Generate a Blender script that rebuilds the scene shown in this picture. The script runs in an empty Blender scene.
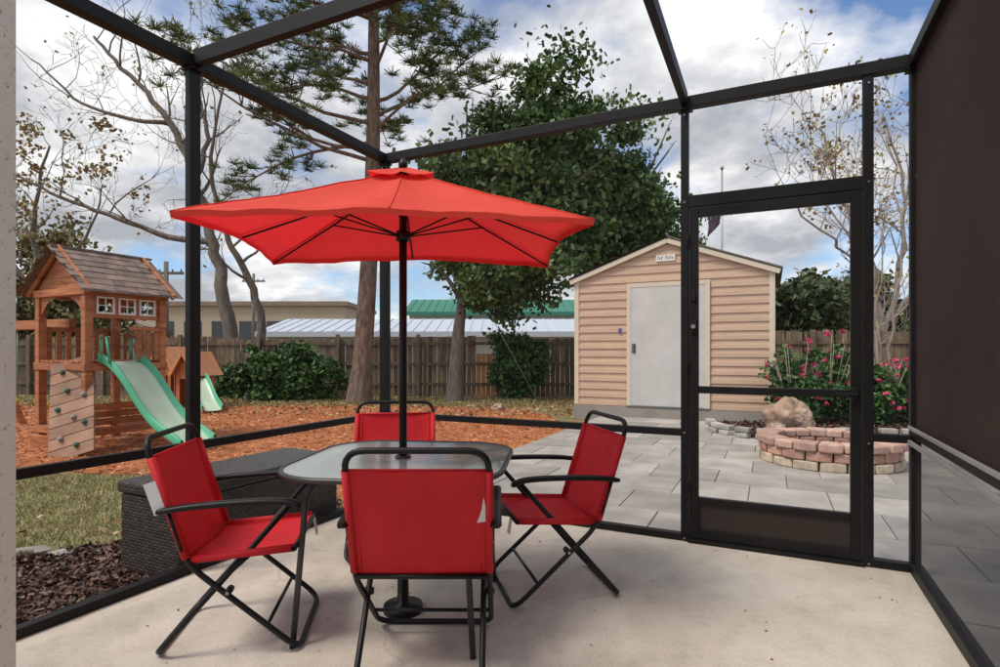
import bpy, math, random
import numpy as np
from mathutils import Vector, Matrix, noise
random.seed(7); rng = np.random.default_rng(7)
S = bpy.context.scene
ANG = -math.atan2(.434, .901)
Lc = Vector((-.9445, 4.600, 0)); U = Vector((.434, .901, 0)); V = Vector((.901, -.434, 0))
def enc(a, b, z=0): return Lc + V*a + U*b + Vector((0, 0, z))

# ---------------- materials ----------------
def newmat(name):
    m = bpy.data.materials.new(name); m.use_nodes = True
    nt = m.node_tree
    return m, nt, nt.nodes['Principled BSDF'], nt.nodes['Material Output']
def N(nt, t, **kw):
    n = nt.nodes.new(t)
    for k, v in kw.items(): setattr(n, k, v)
    return n
def ramp(nt, stops, fac):
    r = N(nt, 'ShaderNodeValToRGB')
    el = r.color_ramp.elements
    while len(el) < len(stops): el.new(.5)
    for e, (p, c) in zip(el, stops):
        e.position = p; e.color = (c[0], c[1], c[2], 1)
    nt.links.new(fac, r.inputs[0]); return r.outputs[0]
def noise_n(nt, scale, detail=6, rough=.6, vec=None, stretch=None):
    n = N(nt, 'ShaderNodeTexNoise'); n.inputs['Scale'].default_value = scale
    n.inputs['Detail'].default_value = detail; n.inputs['Roughness'].default_value = rough
    if vec is None: vec = N(nt, 'ShaderNodeTexCoord').outputs['Object']
    if stretch:
        mp = N(nt, 'ShaderNodeMapping'); mp.inputs['Scale'].default_value = stretch
        nt.links.new(vec, mp.inputs[0]); vec = mp.outputs[0]
    nt.links.new(vec, n.inputs['Vector']); return n.outputs['Fac']
def mixc(nt, fac, a, b, mode='MIX'):
    m = N(nt, 'ShaderNodeMix', data_type='RGBA', blend_type=mode)
    for s, v in ((m.inputs[0], fac), (m.inputs[6], a), (m.inputs[7], b)):
        if hasattr(v, 'links'): nt.links.new(v, s)
        elif isinstance(v, (int, float)): s.default_value = v
        else: s.default_value = (v[0], v[1], v[2], 1)
    return m.outputs[2]
def bump(nt, b, h, strength=.3, dist=.01):
    n = N(nt, 'ShaderNodeBump'); n.inputs['Strength'].default_value = strength; n.inputs['Distance'].default_value = dist
    nt.links.new(h, n.inputs['Height']); nt.links.new(n.outputs[0], b.inputs['Normal'])
def M(name, stops, scale=5, rough=.8, bs=.2, bd=.01, detail=4, stretch=None, metal=0, var=0, fine=None, spec=None):
    m, nt, b, o = newmat(name)
    f = noise_n(nt, scale, detail, .6, stretch=stretch)
    c = ramp(nt, stops, f)
    if var:
        a = N(nt, 'ShaderNodeAttribute', attribute_name='v')
        mr = N(nt, 'ShaderNodeMapRange'); mr.inputs[3].default_value = 1-var; mr.inputs[4].default_value = 1+var
        nt.links.new(a.outputs['Fac'], mr.inputs[0])
        c = mixc(nt, 1.0, c, (1, 1, 1), 'MULTIPLY'); 
        mm = c.node; nt.links.new(mr.outputs[0], mm.inputs[7])
    nt.links.new(c, b.inputs['Base Color'])
    b.inputs['Roughness'].default_value = rough; b.inputs['Metallic'].default_value = metal
    if spec is not None: b.inputs['Specular IOR Level'].default_value = spec
    if bs:
        h = noise_n(nt, fine or scale*6, 3, .7, stretch=stretch); bump(nt, b, h, bs, bd)
    return m
def flat2(c, k=.8): return [(.3, tuple(x*k for x in c)), (.7, c)]
def leafmat(name, dark, mid, light, trans=0):
    m, nt, b, o = newmat(name)
    a = N(nt, 'ShaderNodeAttribute', attribute_name='v')
    c = ramp(nt, [(0, dark), (.5, mid), (1, light)], a.outputs['Fac'])
    nt.links.new(c, b.inputs['Base Color']); b.inputs['Roughness'].default_value = .6
    b.inputs['Specular IOR Level'].default_value = .35
    if trans >= .1:
        t = N(nt, 'ShaderNodeBsdfTranslucent'); nt.links.new(c, t.inputs[0])
        mx = N(nt, 'ShaderNodeMixShader'); mx.inputs[0].default_value = trans
        nt.links.new(b.outputs[0], mx.inputs[1]); nt.links.new(t.outputs[0], mx.inputs[2]); nt.links.new(mx.outputs[0], o.inputs[0])
    return m
def screenmat(name, col, alpha):
    m, nt, b, o = newmat(name)
    d = N(nt, 'ShaderNodeBsdfDiffuse'); d.inputs[0].default_value = (*col, 1)
    t = N(nt, 'ShaderNodeBsdfTransparent')
    mx = N(nt, 'ShaderNodeMixShader'); mx.inputs[0].default_value = alpha
    nt.links.new(t.outputs[0], mx.inputs[1]); nt.links.new(d.outputs[0], mx.inputs[2]); nt.links.new(mx.outputs[0], o.inputs[0])
    return m
# ---------------- mesh helpers ----------------
def empty(name, loc=(0, 0, 0), rz=0):
    e = bpy.data.objects.new(name, None); S.collection.objects.link(e)
    e.location = loc; e.rotation_euler = (0, 0, rz); e.empty_display_size = .2; return e
class MB:
    def __init__(s): s.v = []; s.f = []; s.m = []; s.a = []; s.sm = []
    def face(s, idx, m=0, a=.5, sm=False): s.f.append(idx); s.m.append(m); s.a.append(a); s.sm.append(sm)
    def poly(s, pts, m=0, a=.5):
        n = len(s.v); s.v += [tuple(p) for p in pts]; s.face(list(range(n, n+len(pts))), m, a)
    def box(s, x0, x1, y0, y1, z0, z1, m=0, a=.5, mat=None):
        n = len(s.v)
        c = [(x0,y0,z0),(x1,y0,z0),(x1,y1,z0),(x0,y1,z0),(x0,y0,z1),(x1,y0,z1),(x1,y1,z1),(x0,y1,z1)]
        if mat: c = [tuple(mat @ Vector(p)) for p in c]
        s.v += c
        for q in ((0,3,2,1),(4,5,6,7),(0,1,5,4),(1,2,6,5),(2,3,7,6),(3,0,4,7)): s.face([n+i for i in q], m, a)
    def beam(s, p0, p1, w, h, m=0, a=.5, up=(0,0,1)):
        p0 = Vector(p0); p1 = Vector(p1); d = (p1-p0); l = d.length; d.normalize()
        x = d.cross(Vector(up)); 
        if x.length < 1e-4: x = d.cross(Vector((0,1,0)))
        x.normalize(); z = x.cross(d)
        mt = Matrix.Translation(p0) @ Matrix((x, d, z)).transposed().to_4x4()
        s.box(-w/2, w/2, 0, l, -h/2, h/2, m, a, mt)
    def prism(s, pts, z0, z1, m=0, a=.5):
        n = len(s.v); k = len(pts)
        s.v += [(p[0], p[1], z0) for p in pts] + [(p[0], p[1], z1) for p in pts]
        s.face([n+i for i in range(k)][::-1], m, a); s.face([n+k+i for i in range(k)], m, a)
        for i in range(k):
            j = (i+1) % k; s.face([n+i, n+j, n+k+j, n+k+i], m, a)
    def tube(s, pts, r, sides=8, m=0, a=.5, closed=False, cap=True):
        pts = [Vector(p) for p in pts]; K = len(pts)
        rr = r if isinstance(r, (list, tuple)) else [r]*K
        n = len(s.v); prev = None
        for i, p in enumerate(pts):
            if closed: d = pts[(i+1) % K]-pts[i-1]
            else: d = pts[min(i+1, K-1)]-pts[max(i-1, 0)]
            if d.length < 1e-9: d = Vector((0,0,1))
            d.normalize()
            if prev is None:
                x = d.cross(Vector((0,0,1)))
                if x.length < .05: x = d.cross(Vector((0,1,0)))
            else: x = prev-d*prev.dot(d)
            x.normalize(); prev = x; y = d.cross(x)
            for k in range(sides):
                t = 2*math.pi*k/sides
                s.v.append(tuple(p+(x*math.cos(t)+y*math.sin(t))*rr[i]))
        R = K if closed else K-1
        for i in range(R):
            i2 = (i+1) % K
            for k in range(sides):
                k2 = (k+1) % sides
                s.face([n+i*sides+k, n+i*sides+k2, n+i2*sides+k2, n+i2*sides+k], m, a, True)
        if cap and not closed:
            s.face([n+k for k in range(sides)][::-1], m, a); s.face([n+(K-1)*sides+k for k in range(sides)], m, a)
    def obj(s, name, mats, parent=None, bevel=0, seg=2):
        me = bpy.data.meshes.new(name); me.from_pydata(s.v, [], s.f)
        for mt in (mats if isinstance(mats, list) else [mats]): me.materials.append(mt)
        me.polygons.foreach_set('material_index', s.m); me.polygons.foreach_set('use_smooth', s.sm)
        at = me.attributes.new('v', 'FLOAT', 'FACE'); at.data.foreach_set('value', s.a)
        me.update(); o = bpy.data.objects.new(name, me); S.collection.objects.link(o)
        if parent: o.parent = parent
        if bevel:
            b = o.modifiers.new('b', 'BEVEL'); b.width = bevel; b.segments = seg; b.limit_method = 'ANGLE'; b.angle_limit = math.radians(40)
        return o
def smooth_path(pts, n=4, closed=False):
    P = [Vector(p) for p in pts]; K = len(P); out = []
    for i in range(K if closed else K-1):
        if closed: a, b, c, d = P[i-1], P[i], P[(i+1) % K], P[(i+2) % K]
        else: a, b, c, d = P[max(i-1,0)], P[i], P[i+1], P[min(i+2,K-1)]
        for j in range(n):
            t = j/n
            out.append(.5*((2*b)+(c-a)*t+(2*a-5*b+4*c-d)*t*t+(3*b-a-3*c+d)*t**3))
    if not closed: out.append(P[-1])
    return out
def fillet(pts, r, closed=False, n=4):
    P = [Vector(p) for p in pts]; K = len(P); out = []
    for i in range(K):
        if not closed and i in (0, K-1): out.append(P[i]); continue
        a, b, c = P[i-1], P[i], P[(i+1) % K]
        d1 = (a-b); d2 = (c-b); q = min(r, d1.length*.45, d2.length*.45)
        p1 = b+d1.normalized()*q; p2 = b+d2.normalized()*q
        for j in range(n+1):
            t = j/n; out.append(p1*(1-t)**2+b*2*t*(1-t)+p2*t*t)
    return out
def quads_np(name, C, A, B, vals, mat, parent=None):
    n = len(C); v = np.stack([C-A-B, C+A-B, C+A+B, C-A+B], 1).reshape(-1, 3).astype(np.float32)
    me = bpy.data.meshes.new(name); me.vertices.add(n*4); me.vertices.foreach_set('co', v.ravel())
    me.loops.add(n*4); me.loops.foreach_set('vertex_index', np.arange(n*4, dtype=np.int32))
    me.polygons.add(n); me.polygons.foreach_set('loop_start', np.arange(0, n*4, 4, dtype=np.int32))
    me.update(calc_edges=True)
    at = me.attributes.new('v', 'FLOAT', 'FACE'); at.data.foreach_set('value', np.clip(vals, 0, 1).astype(np.float32))
    me.materials.append(mat); o = bpy.data.objects.new(name, me); S.collection.objects.link(o)
    if parent: o.parent = parent
    return o
def rdir(n):
    d = rng.normal(size=(n, 3)); return d/np.linalg.norm(d, axis=1, keepdims=True)
def leaves(name, C, size, vals, mat, parent=None, elong=1.5, flat=0):
    n = len(C); d = rdir(n); 
    if flat: d[:, 2] *= flat; d /= np.linalg.norm(d, axis=1, keepdims=True)
    e = rdir(n)
    if flat: e[:, 2] *= flat
    e -= d*(e*d).sum(1, keepdims=True); e /= np.linalg.norm(e, axis=1, keepdims=True)+1e-9
    s = size*rng.uniform(.6, 1.3, (n, 1))
    return quads_np(name, C, d*s*.5*elong, e*s*.5, vals, mat, parent)
def crown(center, rad, nclump, per, cr=(.4, .8), shell=.55, zmin=None, flat=.7):
    pts = []; vals = []
    for i in range(nclump):
        d = rdir(1)[0]; r = shell+(1-shell)*rng.random() if rng.random() < .8 else rng.random()*shell
        k = .72+.5*noise.noise(Vector(d*1.9+np.array(center)))+.12*rng.random()
        c = np.array(center)+d*np.array(rad)*r*k
        if zmin is not None and c[2] < zmin: continue
        q = rng.uniform(*cr); n = int(per*rng.uniform(.6, 1.3))
        g = rng.normal(size=(n, 3))*.48*q; g[:, 2] *= flat
        # sprays: shear each clump along a random twig direction so outlines are ragged
        t = rdir(1)[0]; g += t*(rng.normal(size=(n, 1))*.35*q)
        pts.append(c+g); vals.append(np.clip(.5+.20*rng.normal()+.17*rng.normal(size=n), 0, 1))
    return np.concatenate(pts), np.concatenate(vals)
def inpoly(P, poly):
    x, y = P[:, 0], P[:, 1]; c = np.zeros(len(P), bool); j = len(poly)-1
    for i in range(len(poly)):
        xi, yi = poly[i][:2]; xj, yj = poly[j][:2]
        c ^= ((yi > y) != (yj > y)) & (x < (xj-xi)*(y-yi)/(yj-yi+1e-12)+xi); j = i
    return c
def scatter(poly, n):
    a = np.array([p[:2] for p in poly]); lo, hi = a.min(0), a.max(0)
    P = rng.uniform(lo, hi, (n*3, 2)); P = P[inpoly(P, poly)][:n]; return P
def sheet(name, pts, z, mat):
    mb = MB(); mb.poly([(p[0], p[1], z) for p in pts]); return mb.obj(name, mat)
def wavy(pts, n=6, amp=.12):
    q = smooth_path([(p[0], p[1], 0) for p in pts], n, True)
    return [(p.x+random.uniform(-amp, amp), p.y+random.uniform(-amp, amp)) for p in q]

# ---------------- material library ----------------
bronze = M('bronze_aluminium', [(.3, (.007,.0065,.007)), (.7, (.012,.011,.011))], 8, .5, .05, spec=.22)
m, nt, b, o = newmat('concrete_slab')
f1 = noise_n(nt, 1.1, 8, .62); f2 = noise_n(nt, 9, 6, .7); f3 = noise_n(nt, 90, 3, .6)
c = ramp(nt, [(.3, (.46,.40,.33)), (.5, (.60,.535,.455)), (.72, (.70,.64,.56))], f1)
c = mixc(nt, .5, c, ramp(nt, [(.3, (.55,.55,.55)), (.5, (.85,.85,.85)), (.75, (1,1,1))], f2), 'MULTIPLY')
c = mixc(nt, .4, c, ramp(nt, [(.3, (.55,.55,.55)), (.6, (1,1,1))], f3), 'MULTIPLY')
# hairline cracks
vo = N(nt, 'ShaderNodeTexVoronoi', feature='DISTANCE_TO_EDGE'); vo.inputs['Scale'].default_value = .45
wv = N(nt,'ShaderNodeTexNoise'); wv.inputs['Scale'].default_value=3; tco=N(nt,'ShaderNodeTexCoord').outputs['Object']; nt.links.new(tco,wv.inputs['Vector'])
va=N(nt,'ShaderNodeVectorMath',operation='ADD'); vs=N(nt,'ShaderNodeVectorMath',operation='SCALE'); vs.inputs['Scale'].default_value=.35
nt.links.new(wv.outputs['Color'],vs.inputs[0]); nt.links.new(tco,va.inputs[0]); nt.links.new(vs.outputs[0],va.inputs[1]); nt.links.new(va.outputs[0],vo.inputs['Vector'])
c = mixc(nt, .35, c, ramp(nt, [(.0, (.5,.45,.4)), (.0035, (1,1,1))], vo.outputs['Distance']), 'MULTIPLY')
nt.links.new(c, b.inputs['Base Color']); b.inputs['Roughness'].default_value = .75; bump(nt, b, f2, .25, .01)
concrete = m
paver = M('paver_stone', [(.3, (.235,.215,.195)), (.5, (.325,.30,.275)), (.7, (.41,.38,.35))], 2.2, .85, .3, .01, var=.18, detail=8)
joint = M('paver_joint', flat2((.09,.08,.07)), 5)
grassground = M('ground_soil', [(.3, (.20,.11,.055)), (.45, (.26,.16,.08)), (.58, (.19,.16,.065)), (.7, (.22,.19,.085))], .9, .95, .8, .04, detail=10, fine=14)
orange = M('red_mulch', [(.3, (.32,.10,.035)), (.45, (.50,.165,.055)), (.58,(.56,.21,.08)), (.72, (.66,.31,.14))], 1.8, .95, .9, .05, detail=14, fine=45)
darkmulch = M('dark_mulch', [(.35, (.035,.018,.012)), (.65, (.10,.05,.035))], 14, .95, .9, .04, fine=40)
lawnm = M('lawn_grass', [(.3, (.20,.16,.07)), (.55, (.24,.22,.09)), (.75, (.34,.29,.15))], 3, .95, .8, .03, detail=10, fine=50)
chipO = leafmat('orange_chips', (.22,.06,.02), (.52,.17,.06), (.70,.38,.19))
chipD = leafmat('dark_chips', (.02,.01,.008), (.08,.04,.03), (.24,.14,.10))
blade = leafmat('grass_blades', (.13,.13,.04), (.28,.26,.10), (.50,.43,.23))
cedar = M('cedar_wood', [(.3, (.24,.075,.03)), (.5, (.40,.14,.055)), (.7, (.50,.21,.085))], 3, .6, .2, stretch=(1,1,8), var=.2)
fencem = M('fence_wood', [(.3, (.09,.06,.04)), (.5, (.16,.115,.075)), (.7, (.23,.17,.115))], 4, .9, .3, stretch=(3,3,.6), var=.4)
fencenew = M('fence_wood_new', flat2((.50,.24,.09)), 4, .8, .2, var=.2)
bark = M('bark', [(.3, (.12,.10,.08)), (.5, (.21,.18,.15)), (.7, (.30,.27,.23))], 6, .95, .9, .05, stretch=(2.5,2.5,.6))
pinebark = M('pine_bark', [(.3, (.12,.08,.06)), (.5, (.27,.19,.145)), (.7, (.40,.30,.24))], 5, .95, .9, .06, stretch=(2.2,2.2,.7))
palebark = M('pale_bark', [(.3, (.28,.22,.17)), (.7, (.46,.39,.32))], 5, .85, .3, stretch=(2,2,.5))
greybark = M('grey_bark', [(.3, (.20,.17,.15)), (.7, (.34,.30,.27))], 5, .85, .3, stretch=(2,2,.5))
oakleaf = leafmat('oak_leaf', (.035,.075,.025), (.085,.155,.045), (.18,.26,.085))
needle = leafmat('pine_needle', (.045,.075,.025), (.10,.15,.05), (.20,.25,.10))
bushleaf = leafmat('bush_leaf', (.018,.05,.015), (.05,.12,.03), (.12,.21,.06))
dryleaf = leafmat('dry_leaf', (.22,.10,.035), (.32,.21,.07), (.28,.30,.10))
fardark = leafmat('far_leaf', (.025,.045,.02), (.06,.09,.035), (.12,.15,.06))
blackm = M('black_powdercoat', flat2((.009,.009,.010)), 20, .42, .05, spec=.3)
# ---------------- ground ----------------
GZ = -.12
sheet('ground', [(-300,-60),(300,-60),(300,500),(-300,500)], GZ, grassground)
ob = wavy([(-22,9.5),(-13,7.4),(-8,6.5),(-4.5,6.1),(-2.6,5.6),(-1.1,4.95),(.05,6.9),(1.0,8.9),(1.2,10.6),(.4,12.6),(-3,13.8),(-7,13.6),(-12,14.2),(-22,15.5)], 8, .1)
sheet('mulch_bed', ob, GZ+.008, orange)
P = scatter(ob, 60000); C = np.column_stack([P, GZ+.012+rng.random(len(P))*.015])
leaves('pine_straw', C, .011, rng.random(len(P)), chipO, None, 5.5, .25)
lw = wavy([(-9,6.3),(-4.5,6.0),(-2.7,5.5),(-2.35,4.3),(-2.4,3.9),(-3.1,3.55),(-4.5,3.5),(-9,3.6)], 6, .05)
sheet('lawn', lw, GZ+.004, lawnm)
P = scatter(lw, 42000); n = len(P); C = np.column_stack([P, np.full(n, GZ+.016)])
up = rng.normal(size=(n,3))*.55; up[:,2] = 1; up /= np.linalg.norm(up,axis=1,keepdims=True)
sd = np.cross(up, rdir(n)); sd /= np.linalg.norm(sd,axis=1,keepdims=True)
quads_np('grass', C, up*rng.uniform(.010,.032,(n,1)), sd*.0025, np.clip(rng.normal(.5,.28,n),0,1), blade)
P2 = rng.uniform([-14,13.4],[3,16.3],(9000,2)); n = len(P2); C = np.column_stack([P2, np.full(n, GZ+.03)])
up = rng.normal(size=(n,3))*.5; up[:,2]=1; up /= np.linalg.norm(up,axis=1,keepdims=True); sd = np.cross(up, rdir(n))
quads_np('grass_far', C, up*.035, sd*.010, np.clip(rng.normal(.5,.25,n),0,1), blade)
dm = [(-2.2,4.4),(-2.5,3.9),(-3.1,3.5),(-4.6,3.4),(-5,1.5),(-2.6,.3),(-1.95,1.9),(-1.2,4.0),(-1.4,4.9)]
sheet('dark_mulch_bed', dm, GZ+.012, darkmulch)
P = scatter(dm, 26000); C = np.column_stack([P, GZ+.018+rng.random(len(P))*.022])
leaves('dark_mulch_chips', C, .016, rng.random(len(P)), chipD, None, 3.0, .4)
litter = leafmat('litter', (.14,.07,.03),(.32,.18,.09),(.46,.34,.19))
P = scatter([(-10,3.6),(-2.4,3.9),(-2.2,5.5),(-3.5,6.2),(-10,6.5)], 450); C = np.column_stack([P, np.full(len(P), GZ+.04)])
leaves('fallen_leaves', C, .032, rng.random(len(P)), litter, None, 1.3, .3)
P = scatter([(-16,12),(2,11),(2,16),(-16,16.5)], 3500); C = np.column_stack([P, np.full(len(P), GZ+.04)])
leaves('leaf_litter', C, .045, rng.random(len(P)), litter, None, 1.3, .3)
mb = MB()
for i in range(34):
    t = i/33; x = -2.75-1.9*t+random.uniform(-.04,.04); y = 3.60-.1*t+.06*math.sin(t*7)+random.uniform(-.05,.05)
    s = random.uniform(.022,.045)
    mt = Matrix.Translation((x,y,GZ+.025)) @ Matrix.Rotation(random.random()*3,4,'Z')
    mb.box(-s*1.3,s*1.3,-s,s,-s*.7,s*.6,0,random.random(),mt)
mb.obj('edging_stones', M('grey_stone', [(.3,(.17,.15,.13)),(.7,(.32,.29,.25))], 12,.9,.4,var=.3), None, .014)
# slab
mb = MB(); mb.prism([enc(-.06,.06)[:2], enc(-.06,-6.5)[:2], enc(5.0,-6.5)[:2], enc(5.0,-5.5)[:2], enc(3.62,-5.5)[:2], enc(3.62,.06)[:2]], GZ-.05, 0)
mb.obj('patio_slab', concrete, None, .008)
# a few bits of debris blown on to the slab
P = scatter([enc(.1,-.1)[:2],enc(3.4,-.1)[:2],enc(3.4,-3.2)[:2],enc(.1,-3.2)[:2]], 90); C=np.column_stack([P,np.full(len(P),.004)])
leaves('slab_debris', C, .007, rng.random(len(P)), litter, None, 2.0, .15)
# pavers
mb = MB(); jb = MB(); rot = Matrix.Translation(Lc) @ Matrix.Rotation(ANG,4,'Z')
jb.box(-.06,8.5,.07,6.8,GZ-.03,-.032,0,.5,rot)
jb.box(3.63,8.5,-5,.065,GZ-.03,-.034,0,.5,rot)
pv = empty('paver_patio')
jb.obj('joint_sand', joint, pv)
T = .61
for r in range(20):
    y0 = .07+(r-9)*T; off = (r % 2)*T*.5
    for k in range(-1, 15):
        x0 = -.06+k*T+off; x1 = x0+T
        xa = max(x0, -.06 if y0 > 0 else 3.63); xb = min(x1, 8.5)
        if xb-xa < .06 or y0+T > 7.0: continue
        q = random.uniform(-.003,.003)
        ya = y0; yb = min(y0+T, 6.8)
        mt = rot @ Matrix.Translation(((xa+xb)/2,(ya+yb)/2,q)) @ Matrix.Rotation(random.uniform(-.004,.004),4,'X') @ Matrix.Rotation(random.uniform(-.004,.004),4,'Y')
        mb.box(-(xb-xa)/2+.003,(xb-xa)/2-.003,-(yb-ya)/2+.003,(yb-ya)/2-.003,-.05,-.02,0,random.random(),mt)
mb.obj('pavers', paver, pv, .005)
# ---------------- enclosure ----------------
en = empty('screen_enclosure', Lc, ANG)
H = 2.81; A = 3.561; AD = 2.36; AJ = 3.344
mb = MB()
def post(x, y, z1=H-.03, w=.036, d=.03, z0=0.0): mb.box(x-w, x+w, y-d, y+d, z0, z1)
post(0,0,w=.032,d=.032); post(0,-1.7,w=.021,d=.032); post(0,-3.4,w=.021,d=.032)
post(A,0,w=.024,d=.026); post(A,-2.2,w=.022,d=.03)
post(AD,0,w=.023,d=.027); post(AJ,0,w=.025,d=.027)
mb.box(-.036,A+.036,-.034,.034,H-.062,H+.008)
for x in (0,A): mb.box(x-.035,x+.035,-5,-.033,H-.060,H+.006)
mb.box(.03,A-.03,-1.722,-1.678,H-.05,H+.03); mb.box(.03,A-.03,-3.9,-3.86,H-.05,H+.03)
mb.box(AD-.021,AD+.021,-5,-.03,H-.048,H+.028)
for x,y in ((0,-1.7),(AD,0),(0,0),(A,0)): mb.box(x-.045 if x<A else x-.042,x+.045,y-.04,y+.04,H-.075,H-.064)
mb.box(.03,AD-.02,-.028,.028,0.001,.045); mb.box(AJ+.02,A-.02,-.028,.028,.001,.045)
mb.box(.03,AD-.02,-.022,.022,.665,.71); mb.box(AJ+.02,A-.02,-.022,.022,.70,.745)
mb.box(AD+.02,AJ-.02,-.0255,.0255,2.115,2.19)
mb.box(AD+.02,AJ-.02,-.05,.05,.001,.022)
for y0,y1 in ((-1.67,-.03),(-3.37,-1.73),(-5,-3.43)):
    mb.box(-.028,.028,y0,y1,.001,.045); mb.box(-.020,.020,y0,y1,.665,.71)
for y0,y1 in ((-2.17,-.03),(-5,-2.23)):
    mb.box(A-.028,A+.028,y0,y1,.001,.055); mb.box(A-.022,A+.022,y0,y1,.735,.775)
mb.obj('frame', bronze, en, .003)
mb = MB()
for y0,y1 in ((-2.17,-.03),(-5,-2.23)): mb.box(A-.04,A-.025,y0,y1,.782,.80); mb.box(A-.04,A-.025,y0,y1,.70,.722)
mb.obj('rail_trim', M('grey_trim', flat2((.34,.33,.32)), 6, .4, .05, metal=.3), en, .002)
mb=MB()
for x in (0,AD,AJ,A):
    for z in (.02,.69,2.15,2.70): mb.tube([(x,-.035,z),(x,-.038,z)],.006,8)
mb.obj('screws', M('screw_steel',flat2((.4,.4,.4)),5,.3,0,metal=1), en)
scr = screenmat('screen_mesh', (.08,.08,.08), .05)
mb = MB()
mb.poly([(0,0,.04),(AD,0,.04),(AD,0,H-.08),(0,0,H-.08)]); mb.poly([(AJ,0,.04),(A,0,.04),(A,0,H-.08),(AJ,0,H-.08)])
mb.poly([(AD,0.001,2.19),(AJ,0.001,2.19),(AJ,0.001,H-.08),(AD,0.001,H-.08)])
mb.poly([(0,0,.04),(0,-5,.04),(0,-5,H-.08),(0,0,H-.08)])
mb.obj('insect_screen', scr, en)
mb = MB(); mb.poly([(A,-5,.775),(A,0,.775),(A,0,H-.06),(A,-5,H-.06)])
mp, nt, b, o = newmat('privacy_screen')
f = noise_n(nt, 1.2, 5, .6); w = noise_n(nt, 240, 1, .5)
c = ramp(nt, [(.3,(.034,.021,.018)),(.7,(.054,.034,.030))], f); c = mixc(nt,.5,c,ramp(nt,[(.4,(.5,.5,.5)),(.6,(1.3,1.3,1.3))],w),'MULTIPLY')
nt.links.new(c,b.inputs['Base Color']); b.inputs['Roughness'].default_value=.9; b.inputs['Specular IOR Level'].default_value=.15
bump(nt,b,f,.2,.03)
mb.obj('privacy_screen', mp, en)
mb = MB(); mb.poly([(A,-5,.05),(A,0,.05),(A,0,.735),(A,-5,.735)]); mb.obj('lower_screen', screenmat('dark_screen',(.05,.045,.045),.6), en)
mb = MB(); x0, x1 = AD+.028, AJ-.03; sw=.055
mb.box(x0,x0+sw,-.024,.018,.026,2.11); mb.box(x1-sw,x1,-.024,.018,.026,2.11)
mb.box(x0+sw,x1-sw,-.022,.016,2.05,2.11); mb.box(x0+sw,x1-sw,-.022,.016,.026,.085)
mb.box(x0+sw,x1-sw,-.02,.014,.94,.985); mb.box(x0+sw,x1-sw,-.022,.016,.25,.285)
mb.box(x1-.05,x1-.02,-.05,-.024,.93,1.0); mb.box(x1-.13,x1-.02,-.065,-.05,.955,.97)
for z in (.35,1.1,1.9): mb.tube([(x0-.008,-.034,z-.04),(x0-.008,-.034,z+.04)],.009,8)
mb.box(x0+.01,x0+.045,-.04,-.024,1.32,1.40); mb.box(x0+.015,x0+.04,-.038,-.024,1.52,1.56)
mb.obj('screen_door', bronze, en, .003)
mb = MB(); mb.box(x0+sw,x1-sw,-.006,.004,.085,.25); mb.obj('kick_plate', M('brown_plate',flat2((.035,.025,.020)),5,.5,.05,spec=.3), en)
mb = MB(); mb.tube([(x0+.027,-.04,1.36),(x0+.027,-.052,1.36)],.014,10); mb.obj('door_latch', M('latch_steel',flat2((.35,.35,.35)),5,.3,0,metal=.9), en)
mb = MB(); mb.poly([(x0+.05,.0,.27),(x1-.05,.0,.27),(x1-.05,.0,2.06),(x0+.05,0,2.06)]); mb.obj('door_screen', scr, en)
mb = MB(); mb.box(-1.45,-1.035,.9,1.2,0.001,3.1)
stc,nt,b,o=newmat('stucco'); f=noise_n(nt,60,4,.7); g=noise_n(nt,4,4)
c=ramp(nt,[(.34,(.40,.34,.27)),(.40,(.88,.83,.74))],f); c=mixc(nt,.4,c,ramp(nt,[(.3,(.85,.8,.74)),(.7,(1,1,1))],g),'MULTIPLY')
nt.links.new(c,b.inputs['Base Color']); bump(nt,b,f,.4,.01)
mb.obj('house_wall', stc, None, .004)
# ---------------- chairs ----------------
mr_, nt, b, o = newmat('red_sling')
tc = N(nt,'ShaderNodeTexCoord').outputs['Object']
ck = N(nt,'ShaderNodeTexChecker'); ck.inputs['Scale'].default_value=260; nt.links.new(tc,ck.inputs[0])
ck.inputs[1].default_value=(1,1,1,1); ck.inputs[2].default_value=(.6,.55,.55,1)
f = noise_n(nt, 4, 4)
c = ramp(nt,[(.3,(.70,.014,.024)),(.7,(.86,.026,.038))],f); c = mixc(nt,.25,c,ck.outputs['Color'],'MULTIPLY')
nt.links.new(c,b.inputs['Base Color']); b.inputs['Roughness'].default_value=.6; bump(nt,b,ck.outputs['Fac'],.2,.002)
t=N(nt,'ShaderNodeBsdfTranslucent'); nt.links.new(c,t.inputs[0]); mx=N(nt,'ShaderNodeMixShader'); mx.inputs[0].default_value=.28
nt.links.new(b.outputs[0],mx.inputs[1]); nt.links.new(t.outputs[0],mx.inputs[2]); nt.links.new(mx.outputs[0],o.inputs[0])
redsling = mr_
white = M('white_tag', flat2((.78,.78,.76)), 5, .6, .05)
rivm = M('rivet',flat2((.4,.4,.4)),5,.3,0,metal=1)
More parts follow.
